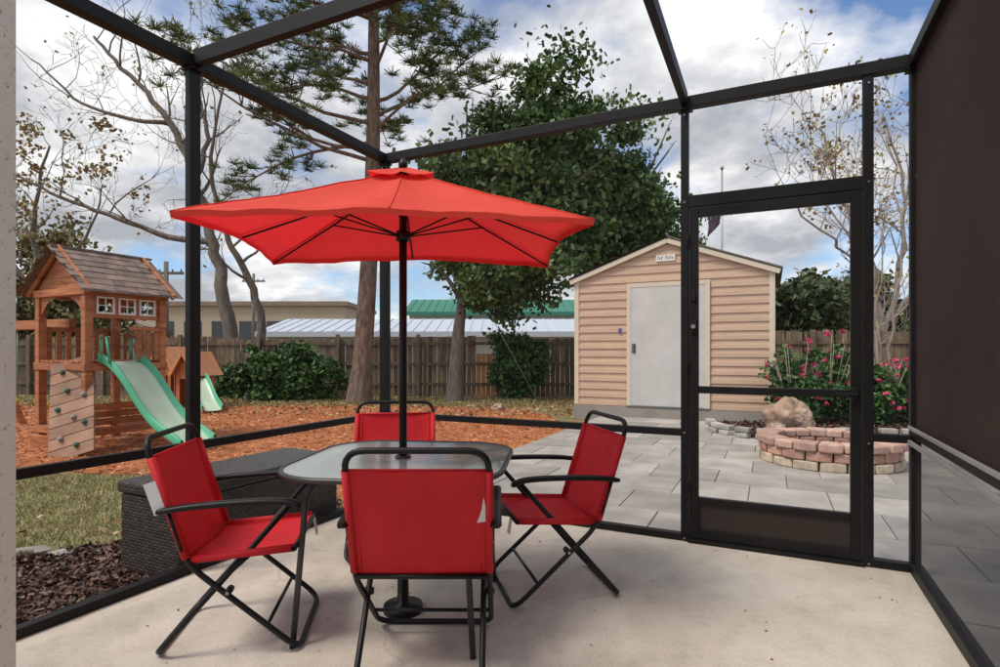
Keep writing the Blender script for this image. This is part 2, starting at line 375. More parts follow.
def chair(pos, face, tag=None):
    e = empty('folding_chair', (pos[0],pos[1],0), math.atan2(face[1],face[0])-math.pi/2)
    mb = MB(); w=.247
    bx=[(-w,.27,.013),(-w,-.145,.375),(-w,-.30,.865),(w,-.30,.865),(w,-.145,.375),(w,.27,.013)]
    mb.tube(fillet(bx,.075,True,6),.0115,12,closed=True)
    w2=.222
    lg=[(-w2,.235,.59),(-w2,-.275,.013),(w2,-.275,.013),(w2,.235,.59)]
    mb.tube(fillet(lg,.07,n=6),.0115,12)
    for s in (-1,1):
        mb.tube([(s*.236,-.155,.38),(s*.236,.25,.41)],.010,8)
        mb.tube([(s*.258,-.212,.595),(s*.258,-.16,.43)],.008,8)
        arm=smooth_path([(s*.270,-.245,.590),(s*.270,-.12,.606),(s*.270,.08,.615),(s*.270,.22,.612),(s*.270,.285,.592)],4)
        prof=[(-.021,-.006),(-.017,-.011),(.017,-.011),(.021,-.006),(.019,.006),(.011,.011),(-.011,.011),(-.019,.006)]
        n0=len(mb.v); K=len(arm)
        for i,p in enumerate(arm):
            sc=.6 if i in (0,K-1) else 1
            for a_,b_ in prof: mb.v.append((p.x+a_*sc,p.y,p.z+b_*sc))
        for i in range(K-1):
            for k in range(8): mb.face([n0+i*8+k,n0+i*8+(k+1)%8,n0+(i+1)*8+(k+1)%8,n0+(i+1)*8+k],0,.5,True)
        mb.face([n0+k for k in range(8)]); mb.face([n0+(K-1)*8+k for k in range(8)])
        mb.tube([(s*.225,.228,.585),(s*.270,.228,.602)],.009,8)
        mb.tube([(s*.213,.005,.260),(s*.262,.005,.260)],.014,10)
        mb.tube([(s*.236,.09,.40),(s*.222,-.02,.30)],.006,6)
    mb.tube([(-.236,.25,.41),(.236,.25,.41)],.010,8)
    mb.tube([(-.236,-.155,.38),(.236,-.155,.38)],.010,8)
    mb.tube([(-w,.15,.118),(w,.15,.118)],.008,8)
    mb.obj('frame', blackm, e, 0)
    mb=MB()
    for s in (-1,1):
        mb.tube([(s*.263,.005,.260),(s*.267,.005,.260)],.007,8)
        mb.tube([(s*.259,-.19,.52),(s*.264,-.19,.52)],.006,8)
    mb.obj('rivets', rivm, e)
    def sling(name, P0, P1, sag, nrm, hw):
        mb=MB(); nx,ny=12,12; P0=Vector(P0);P1=Vector(P1);nrm=Vector(nrm)
        for side in (0,1):
            for j in range(ny+1):
                for i in range(nx+1):
                    u_=i/nx*2-1; t_=j/ny
                    p=P0.lerp(P1,t_)+Vector((u_*hw,0,0))
                    k=(1-u_*u_)*(.35+.65*math.sin(math.pi*t_)) 
                    wr=.009*noise.noise(Vector((u_*2+pos[0]*9,t_*3,pos[1])))*(1-u_**4)
                    p=p-nrm*(sag*k-wr)+nrm*(.002 if side else -.002)
                    mb.v.append(tuple(p))
        o1=(nx+1)*(ny+1)
        for j in range(ny):
            for i in range(nx):
                a=j*(nx+1)+i; q=[a,a+1,a+nx+2,a+nx+1]
                mb.face(q[::-1],0,.5,True); mb.face([x+o1 for x in q],0,.5,True)
        for s in (-1,1):
            mb.tube([P0+Vector((s*hw,0,0)),P1+Vector((s*hw,0,0))],.0155,10)
            for sg in (-1,1): mb.tube([P0+Vector((s*(hw-.028),0,0))+nrm*.0035*sg,P1+Vector((s*(hw-.028),0,0))+nrm*.0035*sg],.0022,5)
        for P in (P0,P1): mb.tube([P+Vector((-hw+.01,0,0)),P+Vector((hw-.01,0,0))],.006,6)
        return mb.obj(name, redsling, e)
    sling('seat',(0,-.145,.388),(0,.24,.415),.024,(0,0,1),.236)
    a=Vector((0,-.150,.398)); bb=Vector((0,-.277,.793))
    sling('backrest',a,bb,.022,(0,.952,.308),.247)
    if tag:
        mb=MB()
        if tag=='back': 
            mb.beam((.20,-.262,.735),(.225,-.222,.60),.04,.002,up=(0,1,.3))
        else:
            mb.beam((-.17,.262,.41),(-.17,.275,.34),.05,.002,up=(0,1,0)); mb.beam((.262,-.275,.70),(.262,-.235,.58),.045,.002,up=(1,0,0))
        mb.obj('label', white, e)
    return e
chair((-.285,2.20),(.0,1),'back')
chair((-1.11,2.44),(.985,.16),'seat')
chair((.27,2.88),(-.965,-.22),'seat')
chair((-.66,3.44),(.12,-1))
# ---------------- table ----------------
C0 = Vector((-.45,2.60,0))
tb = empty('patio_table', C0+Vector((.015,0,0)), math.radians(-6))
def rrect(h, r, n=10):
    out=[]
    for cx,cy,a0 in ((h-r,h-r,0),(-h+r,h-r,90),(-h+r,-h+r,180),(h-r,-h+r,270)):
        for i in range(n+1):
            a=math.radians(a0+90*i/n); out.append(((cx+math.cos(a)*r),(cy+math.sin(a)*r)))
    return out
mg, nt, b, o = newmat('textured_glass')
b.inputs['Base Color'].default_value=(.50,.60,.57,1); b.inputs['Roughness'].default_value=.14
b.inputs['Specular IOR Level'].default_value=1.0
f=noise_n(nt,70,2,.5); bump(nt,b,f,.08,.002)
t=N(nt,'ShaderNodeBsdfTransparent'); t.inputs[0].default_value=(.75,.85,.82,1)
mx=N(nt,'ShaderNodeMixShader'); mx.inputs[0].default_value=.55
nt.links.new(t.outputs[0],mx.inputs[1]); nt.links.new(b.outputs[0],mx.inputs[2]); nt.links.new(mx.outputs[0],o.inputs[0])
mb=MB(); mb.prism(rrect(.462,.25),.704,.710); mb.obj('glass_top', mg, tb)
mb=MB(); mb.tube([(p[0],p[1],.703) for p in rrect(.469,.255)],.012,10,closed=True)
for sx in (-1,1):
    for sy in (-1,1):
        mb.tube(fillet([(sx*.28,sy*.28,.688),(sx*.33,sy*.33,.62),(sx*.37,sy*.37,.0)],.08),.0125,10)
mb.tube([(-.28,-.28,.688),(.28,-.28,.688),(.28,.28,.688),(-.28,.28,.688)],.010,8,closed=True)
for a in range(4):
    t=math.pi/4+a*math.pi/2; mb.tube([(.39*math.cos(t),.39*math.sin(t),.688),(.555*math.cos(t),.555*math.sin(t),.692)],.010,8)
mb.tube([(-.28,0,.688),(.28,0,.688)],.009,8)
mb.tube([(-.015+.03*math.cos(t),.03*math.sin(t),.714) for t in np.linspace(0,2*math.pi,16,endpoint=False)],.008,8,closed=True)
mb.obj('table_frame', M('grey_powdercoat', flat2((.04,.04,.04)), 10, .4, .05), tb)
# ---------------- umbrella ----------------
um = empty('patio_umbrella', C0, math.radians(4))
mf, nt, b, o = newmat('red_canopy')
f=noise_n(nt,3,5); wv=noise_n(nt,260,1)
c=ramp(nt,[(.3,(.76,.060,.036)),(.7,(.88,.10,.06))],f); nt.links.new(c,b.inputs['Base Color']); b.inputs['Roughness'].default_value=.75; bump(nt,b,wv,.15,.001)
t=N(nt,'ShaderNodeBsdfTranslucent'); t.inputs[0].default_value=(.86,.02,.035,1); mx=N(nt,'ShaderNodeMixShader'); mx.inputs[0].default_value=.36
nt.links.new(b.outputs[0],mx.inputs[1]); nt.links.new(t.outputs[0],mx.inputs[2]); nt.links.new(mx.outputs[0],o.inputs[0])
hx,hy=.77,.55
def rim(t):
    k=int(t)%4; f_=t-int(t)
    cs=[(-hx,-hy),(hx,-hy),(hx,hy),(-hx,hy)]
    a=cs[k]; b_=cs[(k+1)%4]; x=a[0]+(b_[0]-a[0])*f_; y=a[1]+(b_[1]-a[1])*f_
    s=1-.045*math.sin(math.pi*f_)-.012*abs(math.sin(2*math.pi*f_))
    return x*s,y*s,f_
def canopy(mb, r0, r1, z0, z1, nr, lift=0):
    NT=96; n=len(mb.v)
    for j in range(nr+1):
        r=r0+(r1-r0)*j/nr
        for i in range(NT):
            x,y,f_=rim(4*i/NT)
            z=z0+(z1-z0)*((r-r0)/(r1-r0))**.93
            fr=(f_*2)%1
            z-= .024*math.sin(math.pi*fr)**.8*math.sin(math.pi*min(1,r))
            z+= .030*math.sin(math.pi*f_)*r*r
            z+= .012*noise.noise(Vector((x*r*5,y*r*5,lift)))*r+.005*noise.noise(Vector((x*r*14,y*r*14,lift)))
            mb.v.append((x*r,y*r,z))
    for j in range(nr):
        for i in range(NT):
            i2=(i+1)%NT; mb.face([n+j*NT+i,n+j*NT+i2,n+(j+1)*NT+i2,n+(j+1)*NT+i],0,.5,True)
    return n+nr*NT,NT
mb=MB(); base,NT=canopy(mb,.10,1,2.01,1.70,16)
n=len(mb.v)
for i in range(NT):
    v=mb.v[base+i]; mb.v.append((v[0]*.995,v[1]*.995,v[2]-.022))
for i in range(NT):
    i2=(i+1)%NT; mb.face([base+i,base+i2,n+i2,n+i],0,.5,False)
canopy(mb,.005,.19,2.06,2.006,4,3)
for i in range(8):
    pts=[]
    for j in range(17):
        v=mb.v[j*NT+i*NT//8]; pts.append((v[0],v[1],v[2]+.0015))
    mb.tube(pts,.0028,5)
mb.obj('canopy', mf, um)
mb=MB()
for i in range(8):
    x,y,f_=rim(i*.5); zr=1.70+.03*(1 if i%2 else 0)-.010
    mb.tube([(x*.02,y*.02,2.0),(x*.5,y*.5,1.85+(.006 if i%2 else 0)-.010),(x*.985,y*.985,zr)],.0045,6)
    mb.tube([(x*.03,y*.03,1.74),(x*.5,y*.5,1.845)],.004,6)
mb.tube([(0,0,0.02),(0,0,2.06)],.018,16)
mb.tube([(0,0,2.05),(0,0,2.075),(0,0,2.10)],[.02,.022,.006],12)
mb.tube([(0,0,1.715),(0,0,1.76)],.032,14); mb.tube([(0,0,1.98),(0,0,2.02)],.032,14)
mb.tube([(0,0,0),(0,0,.03),(0,0,.04),(0,0,.16)],[.09,.09,.027,.025],24)
mb.obj('pole_and_ribs', blackm, um)
# ---------------- wicker box ----------------
wk=empty('wicker_storage_box', enc(-.66,-1.72,GZ), ANG)
mw, nt, b, o = newmat('wicker')
tc=N(nt,'ShaderNodeTexCoord').outputs['Object']; 
sp=N(nt,'ShaderNodeSeparateXYZ'); nt.links.new(tc,sp.inputs[0])
ad=N(nt,'ShaderNodeMath',operation='ADD'); nt.links.new(sp.outputs[0],ad.inputs[0]); nt.links.new(sp.outputs[1],ad.inputs[1])
cb=N(nt,'ShaderNodeCombineXYZ'); nt.links.new(ad.outputs[0],cb.inputs[0])
az=N(nt,'ShaderNodeMath',operation='ADD'); az2=N(nt,'ShaderNodeMath',operation='MULTIPLY'); nt.links.new(sp.outputs[1],az2.inputs[0]); az2.inputs[1].default_value=.7
nt.links.new(sp.outputs[2],az.inputs[0]); nt.links.new(az2.outputs[0],az.inputs[1]); nt.links.new(az.outputs[0],cb.inputs[1])
br=N(nt,'ShaderNodeTexBrick'); nt.links.new(cb.outputs[0],br.inputs['Vector'])
br.inputs['Scale'].default_value=1; br.inputs['Brick Width'].default_value=.05; br.inputs['Row Height'].default_value=.018; br.inputs['Mortar Size'].default_value=.0032; br.inputs['Mortar Smooth'].default_value=.6
br.inputs['Color1'].default_value=(.075,.058,.050,1); br.inputs['Color2'].default_value=(.030,.023,.020,1); br.inputs['Mortar'].default_value=(.003,.003,.003,1)
nt.links.new(br.outputs['Color'],b.inputs['Base Color']); b.inputs['Roughness'].default_value=.4
iv=N(nt,'ShaderNodeMath',operation='SUBTRACT'); iv.inputs[0].default_value=1; nt.links.new(br.outputs['Fac'],iv.inputs[1]); bump(nt,b,iv.outputs[0],1,.008)
mb=MB(); mb.box(0.015,.545,.015,1.285,.03,.48); mb.obj('body', mw, wk, .012)
mb=MB(); mb.box(0,.56,0,1.3,.485,.555); mb.obj('lid', mw, wk, .015)
mb=MB()
for x in (.04,.50):
    for y in (.04,1.22): mb.box(x,x+.04,y,y+.04,0,.04)
mb.obj('feet', blackm, wk)
# ---------------- shed ----------------
sh=empty('garden_shed',(4.62,9.5,0),ANG)
side=M('vinyl_siding',[(.3,(.52,.355,.25)),(.7,(.60,.425,.305))],3,.6,.08,stretch=(1,1,4),var=.05)
trim=M('cream_trim',flat2((.66,.57,.45),.93),4,.5,.05)
Wd=3.45; ez=2.57; pz=3.2; bz=.18; D=3.0
mb=MB(); cz=.155
def hw(z): return Wd/2 if z<=ez else Wd/2*(pz-z)/(pz-ez)
def course(fn, z0, z1, a):
    w0,w1=hw(z0),hw(z1); o=.020
    zz=z0+(z1-z0)*.48; wz=hw(zz)
    mb.poly([fn(-w0,z0,o),fn(w0,z0,o),fn(wz,zz,o*.85),fn(-wz,zz,o*.85)],0,a)
    mb.poly([fn(-wz,zz+.004,o*.25),fn(wz,zz+.004,o*.25),fn(w1,z1,0.002),fn(-w1,z1,0.002)],0,a)
    mb.poly([fn(-wz,zz,o*.85),fn(wz,zz,o*.85),fn(wz,zz+.004,o*.25),fn(-wz,zz+.004,o*.25)],0,a)
    mb.poly([fn(-w0,z0,0),fn(w0,z0,0),fn(w0,z0,o),fn(-w0,z0,o)],0,a)
z=bz
while z<pz-.02:
    z1=min(z+cz,pz-.001)
    course(lambda s,q,o_:(-Wd/2+s,-o_,q),z,z1,random.random())
    course(lambda s,q,o_:(-Wd/2-s,D+o_,q),z,z1,random.random())
    if z1<=ez+.01:
        for X,sg in ((0,1),(-Wd,-1)):
            o_=.016
            mb.poly([(X+sg*o_,0,z),(X+sg*o_,D,z),(X,D,z1),(X,0,z1)])
    z=z1
mb.obj('siding',side,sh)
mb=MB(); mb.box(-Wd-.05,.05,-.08,D+.05,-.115,bz-.01); mb.obj('foundation',M('block',flat2((.30,.27,.24)),4,.9,.4),sh)
mb=MB()
for x in (-Wd,0): mb.box(x-.045,x+.045,-.03,.06,bz,ez+.02); mb.box(x-.045,x+.045,D-.06,D+.03,bz,ez+.02)
sl=(pz-ez)/(Wd/2)
for sg in (-1,1):
    a=Vector((-Wd/2+sg*(Wd/2+.12),-.06,ez-.12*sl+.03)); c_=Vector((-Wd/2,-.06,pz+.03))
    mb.beam(a,c_,.05,.09,up=(0,0,1))
    mb.beam(a+Vector((0,D+.12,0)),c_+Vector((0,D+.12,0)),.05,.09)
dx0,dx1=-2.465,-.99
mb.box(dx0,dx0+.08,-.05,-.02,bz,2.48); mb.box(dx1-.08,dx1,-.05,-.02,bz,2.48); mb.box(dx0+.08,dx1-.08,-.048,-.02,2.40,2.48)
mb.obj('trim',trim,sh,.006)
mb=MB(); mb.box(dx0+.08,-1.33,-.042,-.02,bz+.02,2.40); mb.box(-1.318,dx1-.08,-.042,-.02,bz+.02,2.40)
mb.obj('door',M('door_paint',[(.3,(.50,.485,.465)),(.7,(.60,.58,.56))],2,.5,.06),sh,.004)
mb=MB(); mb.box(dx0+.12,dx0+.15,-.075,-.045,1.2,1.34); mb.box(dx0+.10,dx0+.17,-.05,-.042,1.18,1.36)
for z in (.45,1.3,2.2): mb.box(-1.35,-1.31,-.052,-.042,z,z+.09)
mb.box(dx0,dx1,-.09,-.02,bz-.01,bz+.018)
mb.obj('hardware',M('steel',flat2((.2,.2,.2)),5,.35,.05,metal=.8),sh,.003)
mb=MB(); mb.box(dx0-.16,dx0-.10,-.03,-.018,1.56,1.65); mb.obj('number_plate',M('blue_plate',flat2((.06,.10,.35)),5,.5,0),sh)
mb=MB(); mb.box(-Wd/2-.20,-Wd/2+.14,-.04,-.02,2.86,2.97); mb.obj('name_sign',M('white_paint',flat2((.8,.78,.75)),5,.5,0),sh,.004)
mb=MB()
for i in range(8):
    if i==3: continue
    x=-Wd/2-.17+i*.036; mb.box(x,x+.007,-.044,-.0405,2.885,2.945)
    if i%2: mb.box(x+.007,x+.024,-.044,-.0405,2.91,2.918)
    else: mb.box(x+.007,x+.022,-.044,-.0405,2.937,2.945)
mb.obj('sign_lettering',blackm,sh)
mb=MB()
for sg in (-1,1):
    a=(-Wd/2+sg*(Wd/2+.16),ez-.16*sl+.09); c_=(-Wd/2,pz+.09)
    pts=[(a[0],-.10,a[1]),(c_[0],-.10,c_[1]),(c_[0],D+.1,c_[1]),(a[0],D+.1,a[1])]
    if sg<0: pts=pts[::-1]
    mb.poly(pts); mb.poly([(p[0],p[1],p[2]+.03) for p in pts][::-1]); mb.poly([pts[0],pts[1],(pts[1][0],pts[1][1],pts[1][2]+.03),(pts[0][0],pts[0][1],pts[0][2]+.03)])
shing=M('shingles',[(.3,(.10,.085,.075)),(.7,(.20,.17,.15))],12,.9,.5,var=.2)
mb.obj('roof',shing,sh)
# ---------------- fence ----------------
fe=empty('wooden_fence'); mb=MB(); nb=MB()
fp=[(-24,18.5),(-12,17.0),(2.6,16.4),(6,15.6),(17,11.5)]
for i in range(len(fp)-1):
    a=Vector((*fp[i],0)); c_=Vector((*fp[i+1],0)); d=(c_-a); l=d.length; d.normalize(); nn=Vector((d.y,-d.x,0))
    s=0
    while s<l:
        p=a+d*(s+.07); h=1.60+random.uniform(-.035,.035)+(.12 if i>1 else 0)+.05*math.sin(s*.7)
        mt=Matrix.Translation(p)@Matrix.Rotation(math.atan2(d.y,d.x)+random.uniform(-.02,.02),4,'Z')@Matrix.Rotation(random.uniform(-.015,.015),4,'Y')
        tgt = nb if (i==1 and -.65<p.x<-.1) else mb
        tgt.box(-.066,.066,-.01,.01,GZ-.02,h if tgt is mb else 1.15,0,random.random(),mt)
        s+=.145
    for z in (.25,.85,1.45): mb.beam(a+nn*.03+Vector((0,0,z)),c_+nn*.03+Vector((0,0,z)),.04,.09,0,.4)
    s=0
    while s<l:
        p=a+d*s+nn*.09; mb.box(p.x-.05,p.x+.05,p.y-.05,p.y+.05,GZ-.05,1.72,0,.6); s+=2.4
mb.obj('boards',fencem,fe); nb.obj('new_boards',fencenew,fe)
# ---------------- fire pit ----------------
fpit=empty('fire_pit',(3.66,6.25,-.02))
stone=M('pit_stone',[(.3,(.30,.24,.18)),(.5,(.46,.38,.28)),(.7,(.58,.50,.39))],9,.9,.6,.01,var=.3)
brick=M('pit_brick',[(.3,(.30,.14,.105)),(.5,(.43,.24,.175)),(.7,(.53,.35,.27))],9,.9,.6,.01,var=.3)
def ring(mb,n,ri,ro,z0,z1,off=0,g=.012):
    for i in range(n):
        a0=2*math.pi*(i+off)/n+g; a1=2*math.pi*(i+1+off)/n-g; j=random.uniform(-.014,.014); q=random.uniform(-.006,.006)
        am=(a0+a1)/2
        pts=[(math.cos(a0)*ri,math.sin(a0)*ri),(math.cos(a0)*(ro+j),math.sin(a0)*(ro+j)),(math.cos(am)*(ro+j+.012),math.sin(am)*(ro+j+.012)),(math.cos(a1)*(ro+j),math.sin(a1)*(ro+j)),(math.cos(a1)*ri,math.sin(a1)*ri)]
        mb.prism(pts,z0+.002,z1+q-.003,0,random.random())
mb=MB(); ring(mb,17,.50,.70,0,.10); mb.obj('lower_course',stone,fpit,.014)
mb=MB(); ring(mb,17,.50,.69,.10,.20,.5); mb.obj('middle_course',brick,fpit,.014)
mb=MB(); ring(mb,19,.50,.72,.20,.29,.25); mb.obj('cap_course',M('cap_brick',[(.3,(.36,.20,.16)),(.5,(.46,.29,.23)),(.7,(.57,.41,.33))],7,.9,.6,.01,var=.28),fpit,.016)
mb=MB(); mb.prism([(math.cos(t)*.49,math.sin(t)*.49) for t in np.linspace(0,2*math.pi,24,endpoint=False)],0,.06); mb.obj('ash_bed',darkmulch,fpit)
mb=MB()
for k in range(4):
    a=random.random()*3; mb.tube([(-.25*math.cos(a),-.25*math.sin(a),.09+.03*k),(.25*math.cos(a),.25*math.sin(a),.11+.03*k)],[.035,.03],8)
mb.obj('logs',bark,fpit)
# ---------------- planter ----------------
pl=empty('garden_bed')
pp=[(3.45,9.3),(3.30,8.5),(3.6,7.9),(4.3,7.72),(5.0,7.95),(6.0,7.7),(7.5,7.2),(9.2,6.6),(12,9),(7.2,12.8),(4.78,9.62),(4.5,9.3)]
mb=MB(); mb.prism(pp,GZ,.04); mb.obj('bed_soil',darkmulch,pl)
P=scatter(pp,9000); C=np.column_stack([P,.045+rng.random(len(P))*.02]); leaves('bed_chips',C,.028,rng.random(len(P)),chipD,pl,2.3,.4)
mb=MB(); edge=smooth_path([(p[0],p[1],0) for p in pp[:8]],12); acc=0; pos=[]
for i in range(1,len(edge)):
    d=edge[i]-edge[i-1]; acc+=d.length
    if acc>.235: pos.append((edge[i],math.atan2(d.y,d.x))); acc=0
for lvl in (0,1):
    for i,(p,a) in enumerate(pos):
        mt=Matrix.Translation(p+Vector((random.uniform(-.01,.01),random.uniform(-.01,.01),-.02+lvl*.075)))@Matrix.Rotation(a+random.uniform(-.12,.12),4,'Z')
        mb.box(-.105,.105,-.07,.07,.001,.072,0,random.random(),mt)
mb.obj('edging',M('edging_stone',[(.3,(.28,.26,.24)),(.7,(.47,.45,.41))],9,.9,.5,.01,var=.28),pl,.016)
def rock(name,loc,sc,seed,mat,parent=None):
    import bmesh
    bm=bmesh.new(); bmesh.ops.create_icosphere(bm,subdivisions=5,radius=1)
    for v in bm.verts:
        p=v.co.copy(); k=1+.35*noise.noise(p*1.1+Vector((seed,0,0)))+.16*noise.noise(p*2.6+Vector((seed,3,0)))+.06*noise.noise(p*8)+.03*noise.noise(p*20)
        v.co=Vector((p.x*sc[0],p.y*sc[1],p.z*sc[2]))*k
    me=bpy.data.meshes.new(name); bm.to_mesh(me); me.materials.append(mat)
    for f in me.polygons: f.use_smooth=True
    o=bpy.data.objects.new(name,me); S.collection.objects.link(o); o.location=loc
    if parent: o.parent=parent
    return o
rockm=M('boulder_rock',[(.35,(.22,.135,.095)),(.5,(.40,.275,.20)),(.65,(.54,.42,.33))],4,.9,.8,.03,detail=10)
rock('boulder',(4.35,8.4,.20),(.34,.26,.30),3.3,rockm)
rock('garden_rock',(4.0,8.15,.08),(.13,.1,.08),8,rockm)
rock('garden_rock',(-.05,12.6,-.05),(.14,.1,.09),5,rockm)
rosem=leafmat('rose_petals',(.50,.03,.10),(.75,.07,.20),(.85,.22,.38))
for (x,y,r,h) in ((4.75,9.0,.45,1.2),(5.45,9.3,.55,1.4),(6.1,9.0,.40,.95),(6.9,9.2,.5,1.0)):
    e=empty('rose_bush',(0,0,0)); C,v=crown((x,y,h*.5),(r,r,h*.62),95,50,(.08,.18),.25,.05)
    leaves('foliage',C,.042,v,bushleaf,e,1.5)
    mb=MB()
    for k in range(12):
        a=random.random()*6.28; mb.tube([(x,y,0),(x+.5*r*math.cos(a),y+.5*r*math.sin(a),h*.5),(x+r*.9*math.cos(a),y+.9*r*math.sin(a),h*random.uniform(.8,1.15))],[.010,.007,.003],5)
    mb.obj('stems',palebark,e)
    Cf=[]
    for k in range(26):
        a=random.random()*6.28; q=r*random.uniform(.4,1.05); c_=np.array([x+q*math.cos(a),y+q*math.sin(a),h*random.uniform(.3,1.15)])
        Cf.append(c_+rdir(22)*random.uniform(.018,.040)*rng.random((22,1))**.3)
    Cf=np.concatenate(Cf); leaves('flowers',Cf,.032,rng.random(len(Cf)),rosem,e,1.1)
# ---------------- branching helper ----------------
def grow(out,p,d,l,r,depth,up=.1,twist=.35,kids=(2,4),tips=None):
    n=5; pts=[p.copy()]; rr=[r]; q=p.copy(); dd=d.copy()
    for i in range(n):
        dd=(dd+Vector((random.gauss(0,1),random.gauss(0,1),random.gauss(0,1)))*twist*.4+Vector((0,0,up*.4))).normalized()
        q=q+dd*l/n; pts.append(q.copy()); rr.append(r*(1-.75*(i+1)/n))
    out.append((pts,rr))
    if depth<=0:
        if tips is not None: tips.append(q.copy())
        return
    for k in range(random.randint(*kids)):
        i=random.randint(2,n); nd=(dd+Vector((random.gauss(0,1),random.gauss(0,1),random.gauss(0,1)))*.65).normalized()
        grow(out,pts[i],nd,l*random.uniform(.5,.75),max(rr[i]*.65,.004),depth-1,up,twist,kids,tips)
def tubes(name,lst,mat,parent,big=8,small=4,rmin=.005):
    mb=MB()
    for pts,rr in lst: mb.tube(pts,[max(x,rmin) for x in rr],big if rr[0]>.06 else small,cap=False)
    return mb.obj(name,mat,parent)
def limb_tree(name,limbs,mat,y0,sub=(1.0,2.2),depth=3,step=2,leafn=0,leafmat_=None,up=.15,ls=.07,rmin=.005,kids=(2,3)):
    e=empty(name); out=[]; tips=[]
    for pts,r0,r1 in limbs:
        P=smooth_path([Vector((x,y0+dy,z)) for x,dy,z in pts],5); K=len(P)
        P=[p+Vector((random.gauss(0,.04),random.gauss(0,.04),0)) if 0<i else p for i,p in enumerate(P)]
        rr=[r0+(r1-r0)*(i/(K-1)) for i in range(K)]; out.append((P,rr))
        for i in range(K//3,K,step):
            ang=random.random()*6.28; t=(P[min(i+1,K-1)]-P[i-1]).normalized()
            d=(t*.6+Vector((math.cos(ang),math.sin(ang)*.8,random.uniform(-.1,.8)))*.9).normalized()
            grow(out,P[i],d,random.uniform(*sub),max(rr[i]*.5,.012),depth,up,.4,kids,tips)
    tubes('branches',out,mat,e,rmin=rmin)
    if leafn and tips:
        T=np.array([tuple(random.choice(tips)) for _ in range(leafn)]); T=T+rng.normal(size=T.shape)*.10
        leaves('foliage',T,ls,rng.random(leafn),leafmat_,e,1.4)
    return e
limb_tree('bare_tree',[
 ([(-8.0,0,-.2),(-8.5,0,2.0),(-8.85,.1,3.6),(-9.2,.2,4.9),(-9.8,.2,7.0),(-10.8,.3,8.9),(-12.1,.3,10.3),(-13,.3,11.3)],.24,.04),
 ([(-7.5,.2,-.2),(-7.7,.2,2.5),(-8.2,.1,4.0),(-8.7,-.1,5.2),(-8.9,-.3,7.2),(-8.5,-.3,9.4)],.15,.03),
 ([(-9.2,.2,4.7),(-10.5,.1,4.85),(-12.0,0,5.4),(-13.6,-.2,6.0),(-15,-.3,6.7)],.11,.03),
 ([(-9.7,.2,6.6),(-9.4,.4,8.0),(-9.8,.6,9.6),(-9.6,.7,11)],.10,.02),
 ([(-10.6,.3,8.5),(-11.9,.1,8.6),(-13.4,0,9.2),(-14.6,0,10.4)],.08,.02)],
 bark,17.6,(1.2,2.6),3,2,300,dryleaf,ls=.07)
limb_tree('bare_tree',[
 ([(-15.5,0,-.2),(-15.2,0,3),(-15.4,0,5.5),(-14.9,0,8)],.14,.03),
 ([(-15.2,0,3.2),(-13.9,.2,5),(-13.2,.3,6.8)],.07,.02),
 ([(-15.3,0,3.0),(-16.4,.2,4.6),(-17,.3,6.8)],.07,.02)],
 bark,18.5,(1.2,2.2),3,2,1500,dryleaf,ls=.08)
limb_tree('bare_tree',[
 ([(10.4,0,-.2),(10.2,0,2.2),(9.8,0,4.0),(9.0,0,5.8),(8.6,0,7.2)],.11,.02),
 ([(10.3,0,1.8),(10.8,.1,3.6),(10.9,.1,5.6),(10.5,.2,7.4)],.08,.02),
 ([(10.2,0,2.6),(9.2,-.2,3.8),(8.2,-.2,4.6),(7.4,-.2,5.6)],.06,.015),
 ([(10.5,0,2.0),(11.6,0,3.6),(12.4,0,5.6)],.07,.015)],
 greybark,15.0,(.9,1.9),3,2,900,dryleaf,up=.3,ls=.06,rmin=.006,kids=(2,4))
# ---------------- crepe myrtle (right) ----------------
limb_tree('crepe_myrtle',[
 ([(6.45,0,0),(6.4,0,1.6),(6.2,.1,3.0),(5.6,.1,4.4)],.035,.010),
 ([(6.55,.1,0),(6.75,.1,1.6),(6.9,.1,3.2),(6.7,.2,5.0)],.040,.010),
 ([(6.5,-.1,0),(6.25,-.1,1.5),(5.9,-.2,2.9),(5.2,-.2,3.9)],.030,.009),
 ([(6.65,-.05,0),(6.95,-.2,1.8),(7.4,-.2,3.6)],.035,.010),
 ([(6.38,.15,0),(6.55,.3,2.2),(6.3,.4,4.2)],.028,.009),
 ([(6.5,.2,0),(6.62,.3,2.0),(6.9,.4,4.0)],.03,.009)],
 palebark,9.5,(.4,1.0),2,2,420,dryleaf,up=.4,ls=.035,rmin=.0035,kids=(2,4))
